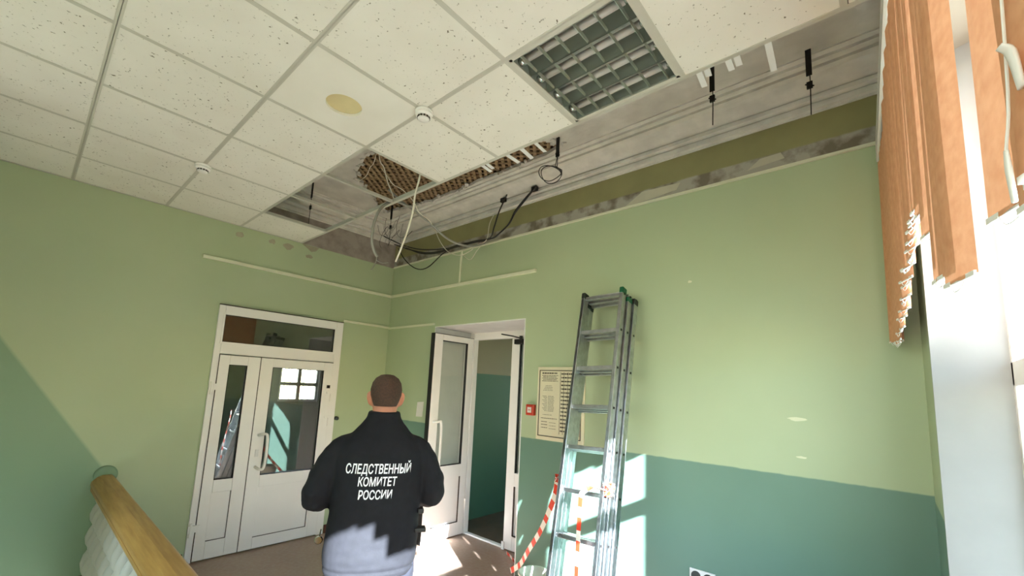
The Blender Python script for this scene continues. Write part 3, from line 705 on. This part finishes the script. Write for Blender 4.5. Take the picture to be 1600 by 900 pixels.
# ------------------------------------------------------------------ ladder
LX = 3.345
lean = math.atan(.235)
t = empty('extension_ladder', (LX, -.715, 0)); tag(t, 'three-section aluminium ladder leaning on the green wall', 'ladder'); t.rotation_euler = (0, -.035, 0)
def lp(x, s, d):  # x across, s along the ladder, d outwards
    return Vector((x, s*math.sin(lean)-d*math.cos(lean), s*math.cos(lean)+d*math.sin(lean)))
rotm = Matrix.Rotation(-lean, 4, 'X')
secs = [(.19, -.033, 2.45), (.175, .035, 2.47), (.16, .103, 2.49)]
for q, (hw, d, top) in enumerate(secs):
    for s in (-1, 1):
        m = MB(); m.box(s*hw-.0125, s*hw+.0125, -d-.030, -d+.030, .02, top, rotm); m.box(s*hw-.0135, s*hw+.0135, -d-.030, -d-.024, .02, top-.03, rotm); m.box(s*hw-.0135, s*hw+.0135, -d+.024, -d+.030, .02, top-.03, rotm)
        st = m.build('stile', M_ALU, t, bevel=.003)
        m = MB(); m.box(s*hw-.016, s*hw+.016, -d-.033, -d+.033, top-.035 if q != 1 else top-.06, top+.014 if q != 1 else top-.02, rotm); m.build('cap', M_GREENP if (s == 1 and q in (1, 2)) else M_CAPD, st, bevel=.008)
        if q == 0:
            m = MB(); m.box(s*hw-.018, s*hw+.018, -d-.035, -d+.035, 0, .05, rotm); m.build('foot', M_CAPD, st, bevel=.004)
    for k in range(9):
        s0 = .215+.28*k
        m = MB(); m.box(-hw, hw, -d-.0135, -d+.0135, s0-.013, s0+.013, rotm); m.box(-hw, hw, -d-.0165, -d+.0165, s0+.011, s0+.0145, rotm); rg = m.build('rung', M_ALU, t, bevel=.003)
        for s in (-1, 1): m = MB(); m.box(s*hw+s*.011, s*hw+s*.0165, -d-.007, -d+.007, s0-.007, s0+.007, rotm); m.build('rivet', M_DARK, rg)

# ------------------------------------------------------------------ barrier tape
def ribbon(name, pts, wdt, label, tw0=0, tw1=0, seg=.055, wdir=Vector((1, .2, 0))):
    P = catmull([Vector(p) for p in pts], 10); m = MB(); acc = 0; prev = None
    for i, p in enumerate(P):
        d = (P[min(i+1, len(P)-1)]-P[max(i-1, 0)]).normalized(); a = tw0+(tw1-tw0)*i/(len(P)-1)
        ax = (wdir-d*wdir.dot(d)).normalized(); ay = d.cross(ax); wv = (ax*math.cos(a)+ay*math.sin(a))*wdt/2; nn = wv.cross(d).normalized()*.0008
        # diagonal stripe offset
        cur = [m.bm.verts.new(p-wv-nn), m.bm.verts.new(p+wv-nn), m.bm.verts.new(p+wv+nn), m.bm.verts.new(p-wv+nn)]
        if prev:
            acc += (p-P[i-1]).length; m.mi = int(acc/seg) % 2
            for a_, b_ in ((0, 1), (1, 2), (2, 3), (3, 0)): m._f([prev[a_], prev[b_], cur[b_], cur[a_]])
        prev = cur
    o = m.build(name, [M_TWHITE, M_TRED]); return tag(o, label, 'barrier tape', 'red and white tape tied to the ladder')
ribbon('barrier_tape', [(3.06,-.48,1.085),(3.035,-.46,1.05),(3.0,-.44,.94),(2.92,-.40,.80),(2.82,-.36,.64),(2.68,-.30,.47),(2.50,-.18,.28),(2.30,-.06,.14),(2.12,.25,.05),(1.90,.42,.012),(1.78,.48,.012)], .045, 'red and white tape trailing from the left rail toward the doorway', .2, 1.4, .07)
ribbon('barrier_tape', [(3.50,-.60,1.10),(3.43,-.66,1.115),(3.375,-.68,1.07),(3.37,-.69,.98),(3.375,-.71,.80),(3.38,-.73,.60),(3.38,-.74,.40),(3.36,-.74,.15),(3.30,-.78,.012),(3.2,-.95,.012)], .032, 'red and white tape hanging from the right rails of the ladder', 0, .8, .065)
def knot(c, r, label, n=9):
    t = empty('tape_knot', c)
    tag(t, label, 'tape knot', 'knots of barrier tape on the ladder')
    for k in range(n):
        a = random.uniform(0, 6.28); m = MB(); p = []
        for i in range(6): p.append((r*math.cos(a+i*.9)*random.uniform(.5, 1), r*.8*math.sin(a+i*.9)*random.uniform(.5, 1), r*.8*math.sin(k+i*1.1)))
        m.tube(p, .006, 6, 3, .35); m.build('loop', (M_TRED if k % 3 else M_TWHITE), t)
knot((3.055, -.465, 1.085), .032, 'red tape knot on the left ladder rail')
knot((3.49, -.56, 1.10), .045, 'pink and white tape knot around the right ladder rails', 14)
# bucket
t = empty('bucket', (2.70, -.25, 0)); tag(t, 'white plastic bucket at the foot of the ladder', 'bucket')
m = MB(); m.lathe([(.085, 0), (.087, .005), (.118, .285), (.126, .285), (.126, .30), (.112, .30), (.083, .012)], n=28); m.build('body', M_BUCKET, t, True)
m = MB(); m.tube([(.122*math.cos(a), .122*math.sin(a), .27-.03*math.sin(a/1)) for a in [math.pi*k/10 for k in range(11)]], .003, 6); m.build('bail', M_DARK, t)

# ------------------------------------------------------------------ railing
t = empty('stair_railing', (0, -2.52, 0)); tag(t, 'wooden handrail on white bulbous balusters at the stairwell', 'railing')
m = MB()
hp = [(-.05, .755), (.05, .755), (.07, .79), (.075, .83), (.055, .848), (.0, .848), (-.03, .835), (-.06, .80), (-.062, .77)]
m.prism(hp, lambda p, k: (.004 if k == 0 else 3.45, p[0], p[1])); m.build('handrail', M_WOOD, t, bevel=.006)
m = MB(); m.box(.004, 3.45, -.056, .05, .732, .757); m.build('sub_rail', M_WOOD, t)
m = MB(); m.lathe([(.075, .0), (.075, .012), (.06, .018)], (0, .02, .845), 24, 'x'); o = m.build('wall_boss', plain('boss_green', (122, 150, 120), .6), t, True); o['label'] = 'round green painted boss on the wall'
m = MB(); m.box(.0, 3.5, -.075, .075, 0, .06); m.build('kerb', M_CURB, t)
bp = [(.045, .06), (.045, .10), (.028, .12), (.05, .17), (.062, .23), (.05, .29), (.027, .33), (.05, .37), (.058, .42), (.045, .47), (.026, .505), (.046, .54), (.052, .585), (.04, .63), (.024, .66), (.036, .69), (.042, .72), (.042, .745)]
m = MB(); m.lathe(bp, n=14); bal = m.build('baluster', M_CURB, t, True, loc=(.16, 0, 0))
for k in range(1, 20): inst(bal, 'baluster', t, loc=(.16+.165*k, 0, 0))
m = MB(); m.box(3.42, 3.54, -.06, .06, 0, .95); m.build('newel_post', M_WOOD, t, bevel=.008)

# ------------------------------------------------------------------ vertical blinds
def zb(y):
    tab = [(0, 2.03), (-.15, 2.02), (-.3, 2.0), (-.45, 1.98), (-.6, 2.02), (-.75, 2.08), (-.9, 2.13), (-1.05, 2.17), (-1.2, 2.2), (-1.35, 2.23), (-1.5, 2.23), (-1.62, 2.18), (-1.75, 2.07), (-1.83, 1.97), (-1.95, 1.93), (-2.03, 1.92), (-2.12, 1.965), (-2.7, 1.89)]
    for (a, za), (b, zb_) in zip(tab, tab[1:]):
        if y >= b: return za+(zb_-za)*(a-y)/(a-b)
    return 2.0
def blind(name, y0, y1, ylist, label, zfun, railx, ang):
    t = empty(name, (railx(y0), y0, 3.07)); tag(t, label, 'blind', 'orange vertical blinds on the window wall')
    base = Vector((railx(y0), y0, 3.07))
    m = MB(); a = Vector((railx(y0), y0, 3.075)); b = Vector((railx(y1), y1, 3.075))
    for s, z0, z1 in ((-.022, 3.07, 3.11), (.02, 3.07, 3.11)): m.quad((a.x+s-base.x, a.y-base.y, z0-base.z), (b.x+s-base.x, b.y-base.y, z0-base.z), (b.x+s-base.x, b.y-base.y, z1-base.z), (a.x+s-base.x, a.y-base.y, z1-base.z))
    m.prism([(-.022, .0), (-.012, -.002), (-.012, .03), (.012, .03), (.012, -.002), (.022, .0), (.022, .095), (-.022, .095)], lambda p, k: ((a if k == 0 else b).x+p[0]-base.x, (a if k == 0 else b).y-base.y, p[1]))
    m.build('head_rail', M_PVC, t)
    for y in ylist:
        x = railx(y); h = 3.06-zfun(y)+random.uniform(-.012, .012); wd = .12; th = ang+random.uniform(-.12, .12)
        m = MB(); m.keep = True; n = 6; cols = []
        for e in range(n+1):
            u = -wd/2+wd*e/n; cv = .006*(1-(2*e/n-1)**2)
            cols.append([(u, cv, -.02), (u, cv, -h*.5), (u*1.0, cv, -h+random.uniform(-.002, .002))])
        for e in range(n):
            for q in range(2): m.quad(cols[e][q], cols[e+1][q], cols[e+1][q+1], cols[e][q+1])
        sl_ = m.build('slat', M_SLAT, t, True, loc=(x-base.x, y-base.y, 0)); sl_.rotation_euler = (random.uniform(-.006, .006), random.uniform(-.008, .008), th)
        m = MB(); m.box(-.056, .056, .0, .0045, -h-.002, -h+.006); m.tube([(-.03, .004, -h), (-.01, .004, -h-.014), (.015, .004, -h-.016), (.03, .004, -h)], .0012, 5, 3); m.build('weight', M_PVC, sl_)
        m = MB(); m.box(-.006, .006, -.004, .004, -.025, .012); m.build('carrier', M_PVC, sl_)
    return t
yl = [-.05-.062*k for k in range(26)]+[-1.66, -1.735, -1.81, -1.88, -1.945, -2.0]
bl = blind('vertical_blind', -.03, -2.1, yl, 'orange vertical blind with ragged lower edge beside the white reveal', zb, lambda y: 4.886-.034*y, R(90)+.22)
bl2 = blind('vertical_blind', -2.2, -3.7, [-2.30, -2.36, -2.42, -2.48, -2.55, -2.60, -2.66, -2.74, -2.82, -2.9, -2.99, -3.07, -3.15, -3.24, -3.32, -3.4, -3.48, -3.56, -3.64], 'orange vertical blind cut off by the right edge of the picture', lambda y: 1.93 if y > -2.63 else (2.02 if y > -2.69 else (2.10+.015*math.sin(y*40) if y > -2.99 else .83)), lambda y: 4.985, R(90)+.22)  # last slats, out of view, hang to the sill to dim the left wall
# loose white weights on their chain at the near blind
t = empty('blind_chain', (4.955, -2.44, 1.93)); tag(t, 'white weights dangling on a chain at the near orange blind', 'blind chain')
m = MB(); m.tube([(.02, 0, .5), (.012, 0, .3), (.006, 0, .1), (.0, 0, .035)], .0015, 6, 4); m.build('chain', M_PVC, t)
m = MB(); m.tube([(0, 0, .035), (.001, .004, .015), (.002, .002, -.02)], [.004, .006, .005], 8, 4, .5); m.build('weight', M_PVC, t, True)
m = MB(); m.tube([(.0, -.02, .14), (.008, -.018, .13), (.012, -.018, .09)], [.005, .007, .005], 8, 4, .5); m.build('weight', M_PVC, t, True)

# ------------------------------------------------------------------ outdoors
m = MB(); m.box(-60, 80, -60, 90, -4.1, -4.0); struct(m.build('ground', M_GROUND), 'ground outside the window')
m = MB(); m.box(L+.2, L+.6, -10, YB-.16, -4, 7); struct(m.build('wall_sun_block', M_SUNBLOCK), 'added unseen outer wall that keeps sun out of the added back window')  # wing added out of view to stop sun entering the back window
def tree(x, y, s, label):
    t = empty('tree', (x, y, -4)); tag(t, label, 'tree', 'trees outside the window')
    m = MB(); m.tube([(0, 0, 0), (.1, .05, 3), (0, .2, 6.5*s)], [.22, .16, .06], 8, 4); m.build('trunk', M_BARK, t, True)
    m = MB()
    for k in range(2200):
        v = Vector((random.gauss(0, 1), random.gauss(0, 1), random.gauss(0, 1))).normalized()*random.uniform(.5, 1)**.5
        p = Vector((v.x*2.0*s, v.y*2.4*s, 5.6*s+v.z*2.6*s)); a = Vector((random.uniform(-1, 1), random.uniform(-1, 1), random.uniform(-1, 1))).normalized(); b = a.orthogonal().normalized(); q = random.uniform(.09, .17)
        m.quad(p-a*q, p-b*q*.5, p+a*q, p+b*q*.5)
    tag(m.build('foliage', M_LEAF, t), kind='stuff'); return t
tree(8.0, 9.5, 1.0, 'green leafy tree glimpsed at the right edge through the window'); tree(9.5, 17, 1.25, 'farther green tree glimpsed through the window')
proto = tree(17, -14, 1.0, 'leafy tree in a row added out of view to block low sky light')  # tree row added out of view to block the bright horizon sky
fol = [c for c in proto.children if c.name.startswith('foliage')][0]
for k in range(1, 6):
    t2 = proto.copy(); COL.objects.link(t2); t2.location = (17+random.uniform(-1, 1), -14+5.0*k, -4); t2.rotation_euler = (0, 0, random.uniform(0, 6))
    for c in proto.children: c2 = c.copy(); COL.objects.link(c2); c2.parent = t2

# ------------------------------------------------------------------ person
def cone(m, pts, rads, n=16, flat=1.0, sm=3): m.tube(pts, rads, n, sm, flat)
def loft(m, rows, n=28, pw=2.4):
    rings = []
    for (z, a, b, cx, cy) in rows:
        rg = []
        for i in range(n):
            th = 2*math.pi*i/n; c, s = math.cos(th), math.sin(th)
            rg.append(m.bm.verts.new((cx+a*math.copysign(abs(c)**(2/pw), c), cy+b*math.copysign(abs(s)**(2/pw), s), z)))
        rings.append(rg)
    m.skin(rings)
def remesh(m, name, mat, parent, vox, smooth_it=6, disp=None):
    o = m.build(name, mat, None)
    r = o.modifiers.new('r', 'REMESH'); r.mode = 'VOXEL'; r.voxel_size = vox
    s = o.modifiers.new('s', 'SMOOTH'); s.factor = .5; s.iterations = smooth_it
    dg = bpy.context.evaluated_depsgraph_get(); dg.update()
    me = bpy.data.meshes.new_from_object(o.evaluated_get(dg)); o.modifiers.clear()
    old = o.data; o.data = me; bpy.data.meshes.remove(old); me.name = name
    if disp:
        for v, nn in [(v, v.normal.copy()) for v in me.vertices]: v.co += nn*disp(v.co)
    for p in me.polygons: p.use_smooth = True
    o.parent = parent; return o
person = empty('person', (2.845, -1.79, 0), R(57.7)); tag(person, 'person seen from behind in a black lettered jacket, forearms raised in front', 'person')
HX, HY = .004, .03     # head offset
# body: head, neck, trunk, arms, hands, legs in one surface
m = MB()
hz = 1.615
loft(m, [(1.498,.030,.030,HX,.085+HY),(1.51,.045,.05,HX,.065+HY),(1.54,.060,.078,HX,.035+HY),(1.58,.068,.092,HX,.018+HY),(1.62,.074,.098,HX,.008+HY),(1.66,.077,.100,HX,.0+HY),(1.695,.070,.090,HX,-.002+HY),(1.718,.054,.070,HX,-.002+HY),(1.731,.030,.042,HX,-.002+HY)], 28, 2.1)
cone(m, [(HX, .098+HY, 1.635), (HX, .118+HY, 1.605), (HX, .122+HY, 1.592), (HX, .10+HY, 1.583)], [.009, .012, .014, .012], 10)        # nose
cone(m, [(HX-.025, .098+HY, 1.555), (HX, .106+HY, 1.556), (HX+.025, .098+HY, 1.555)], [.006, .009, .006], 8)                             # lips
for s in (-1, 1):
    cone(m, [(HX+s*.018, .094+HY, 1.650), (HX+s*.034, .094+HY, 1.654), (HX+s*.052, .08+HY, 1.648)], [.008, .010, .008], 8)               # brow
    cone(m, [(HX+s*.070, .012+HY, 1.648), (HX+s*.086, -.004+HY, 1.636), (HX+s*.087, -.006+HY, 1.615), (HX+s*.079, .004+HY, 1.585), (HX+s*.070, .012+HY, 1.578)], [.007, .011, .012, .010, .007], 8)   # ear
cone(m, [(HX*.9, .0+HY, 1.60), (HX*.8, -.012+HY*.8, 1.54), (.01, -.01, 1.46), (0, 0, 1.40)], [.060, .062, .070, .085], 18)
loft(m, [(.86,.16,.115,0,0),(.95,.17,.12,0,0),(1.1,.155,.11,0,0),(1.28,.175,.115,0,0),(1.40,.165,.10,0,0),(1.45,.09,.08,0,0)], 24)
EL = {-1: Vector((-.288, .0, 1.12)), 1: Vector((.272, .0, 1.125))}
HD = {-1: Vector((-.10, .33, 1.16)), 1: Vector((.10, .33, 1.17))}
for s in (-1, 1):
    cone(m, [(s*.14, 0, 1.385), (s*.195, -.005, 1.345), tuple(EL[s]), tuple(EL[s].lerp(HD[s], .5)), tuple(HD[s])], [.05, .05, .045, .04, .027], 14)
    # hand: palm and five separate fingers curled inwards
    hx, hy, hz_ = HD[s]
    cone(m, [(hx, hy, hz_), (hx-s*.02, hy+.04, hz_+.005), (hx-s*.035, hy+.085, hz_+.008)], [.026, .034, .034], 12, .6)
    for f, (dz, ln_, rr_) in enumerate(((.028, .075, .0088), (.010, .083, .009), (-.009, .077, .0088), (-.027, .06, .008))):
        b0 = Vector((hx-s*.035, hy+.085, hz_+.008+dz)); b1 = b0+Vector((-s*.012, ln_*.5, 0)); b2 = b1+Vector((-s*.03, ln_*.28, -.004)); b3 = b2+Vector((-s*.026, -.004, -.006))
        cone(m, [b0, b1, b2, b3], [rr_*1.05, rr_, rr_*.95, rr_*.8], 8, 1, 2)
    cone(m, [(hx-s*.01, hy+.02, hz_+.025), (hx-s*.035, hy+.05, hz_+.055), (hx-s*.06, hy+.08, hz_+.062), (hx-s*.075, hy+.10, hz_+.058)], [.014, .012, .0105, .009], 8)
    cone(m, [(s*.095, 0, .90), (s*.105, .005, .70), (s*.11, .01, .48), (s*.115, -.01, .30), (s*.12, -.015, .10)], [.095, .085, .06, .057, .042], 16)
    cone(m, [(s*.12, -.04, .055), (s*.125, .05, .045), (s*.135, .15, .035)], [.038, .04, .03], 12)
body = remesh(m, 'body', M_SKIN, person, .0065, 4)
# hair: short crop over the skull
m = MB()
rows = [(1.575,.058,.070,HX,-.022+HY),(1.60,.069,.088,HX,-.012+HY),(1.63,.079,.100,HX,-.004+HY),(1.66,.0815,.105,HX,-.001+HY),(1.695,.0745,.095,HX,-.003+HY),(1.72,.059,.075,HX,-.003+HY),(1.737,.034,.046,HX,-.003+HY),(1.741,.012,.016,HX,-.003+HY)]
loft(m, rows, 40, 2.1)
# keep hair behind the ears and above the brow
bmesh.ops.subdivide_edges(m.bm, edges=m.bm.edges[:], cuts=2, use_grid_fill=True)
dele = [v for v in m.bm.verts if (v.co.y > .045+HY and v.co.z < 1.675) or (v.co.y > .0+HY and v.co.z < 1.635)]
bmesh.ops.delete(m.bm, geom=dele, context='VERTS')
hair = m.build('hair', M_HAIR, person, True)
# jacket
m = MB()
loft(m, [(.775,.208,.160,-.008,.0),(.80,.218,.166,-.008,.0),(.86,.226,.170,-.006,0),(.95,.224,.166,-.004,0),(1.08,.217,.160,0,0),(1.20,.220,.157,0,0),(1.30,.224,.150,0,-.002),(1.36,.210,.138,0,-.004),(1.41,.178,.122,.002,-.006),(1.45,.138,.105,.002,-.005),(1.485,.106,.092,.003,-.002),(1.515,.086,.085,.003,.006),(1.548,.080,.082,.004,.012)], 40, 2.5)
for s in (-1, 1):
    e, h = EL[s], HD[s]
    cone(m, [(s*.12, 0, 1.375), (s*.185, -.006, 1.345), (s*.245, -.006, 1.25), tuple(e+Vector((0, -.012, .0))), tuple(e.lerp(h, .35)), tuple(e.lerp(h, .9))], [.066, .074, .074, .067, .058, .045], 18)
def jd(c):
    n1 = noise.noise(Vector((c.x*9, c.y*9, c.z*5+3))); n2 = noise.noise(Vector((c.x*22+5, c.y*22, c.z*26)))
    arm = 1.0 if abs(c.x) > .24 else .45
    fold = .004*math.sin(c.z*70+c.x*12)*max(0, (abs(c.x)-.22)*6)
    hem = -.006*max(0, 1-abs(c.z-.815)/.012)
    return (.006*n1+.0035*n2)*arm+fold+hem+.005*noise.noise(Vector((c.x*7, 1, c.z*30)))*max(0, 1-abs(c.z-.9)/.1)
jacket = remesh(m, 'jacket', M_JACKET, person, .008, 5, jd)
bm = bmesh.new(); bm.from_mesh(jacket.data); bvh = BVHTree.FromBMesh(bm)
# lettering on the back, following the cloth
def lettering(txt, zc, height, xc, width):
    cu = bpy.data.curves.new('t', 'FONT'); cu.body = txt; cu.align_x = 'CENTER'; cu.size = 1; cu.offset = .02; cu.shear = .1; cu.resolution_u = 3
    o = bpy.data.objects.new('t', cu); COL.objects.link(o); dg = bpy.context.evaluated_depsgraph_get(); dg.update()
    me = bpy.data.meshes.new_from_object(o.evaluated_get(dg)); bpy.data.objects.remove(o)
    b = bmesh.new(); b.from_mesh(me); bmesh.ops.triangulate(b, faces=b.faces[:])
    bmesh.ops.subdivide_edges(b, edges=[e for e in b.edges if e.calc_length() > .12], cuts=2)
    xs = [v.co.x for v in b.verts]; ys_ = [v.co.y for v in b.verts]; kx = width/(max(xs)-min(xs)); x_m = (max(xs)+min(xs))/2; kz = height/.70
    for v in b.verts:
        x = xc+(v.co.x-x_m)*kx; z = zc+v.co.y*kz
        hit = bvh.ray_cast(Vector((x, -1, z)), Vector((0, 1, 0)))
        y = hit[0].y-.0035 if hit[0] else -.17
        v.co = Vector((x, y, z))
    me2 = bpy.data.meshes.new('lettering'); b.to_mesh(me2); b.free(); me2.materials.append(M_PRINT)
    ob = bpy.data.objects.new('lettering', me2); COL.objects.link(ob); ob.parent = jacket; ob['label'] = 'white lettering on the jacket back'
    return ob
lettering('СЛЕДСТВЕННЫЙ', 1.262, .042, .0, .305)
lettering('КОМИТЕТ', 1.205, .039, -.002, .180)
lettering('РОССИИ', 1.145, .039, -.008, .156)
bm.free()
m = MB(); m.box(.195, .25, -.10, -.05, .965, .985); m.build('side_tab', M_BLACK, jacket, bevel=.004)
m = MB(); m.box(.205, .235, -.09, -.06, 1.05, 1.075); m.build('side_tab', M_BLACK, jacket, bevel=.006)
m = MB(); m.lathe([(.016, -.004), (.02, 0), (.016, .004)], (-.252, -.03, .93), 12, 'y'); m.tube([(-.245, -.03, .98), (-.25, -.03, .945)], .003, 6); o = m.build('badge_ring', M_CHROME, jacket); o['label'] = 'small pale ring clipped at the left hip'
# trousers
m = MB()
loft(m, [(.66,.20,.15,0,0),(.74,.205,.15,0,0),(.80,.21,.148,0,0),(.88,.205,.145,0,0),(.96,.19,.135,0,0)], 32, 2.4)
for s in (-1, 1):
    cone(m, [(s*.095, 0, .80), (s*.11, .0, .62), (s*.115, .005, .42), (s*.12, -.005, .22), (s*.122, -.01, .07)], [.115, .108, .09, .085, .085], 18)
trous = remesh(m, 'trousers', M_TROUS, person, .01, 4, lambda c: .004*noise.noise(c*14)+.003*math.sin(c.z*45+c.x*20))
for s in (-1, 1):
    m = MB(); cone(m, [(s*.122, -.075, .05), (s*.124, .0, .055), (s*.13, .09, .045), (s*.136, .17, .035), (s*.138, .20, .03)], [.042, .048, .05, .044, .025], 14); m.box(s*.13-.045, s*.13+.045, -.105, .20, .0, .022)
    remesh(m, 'shoe', M_SHOE, person, .006, 3)
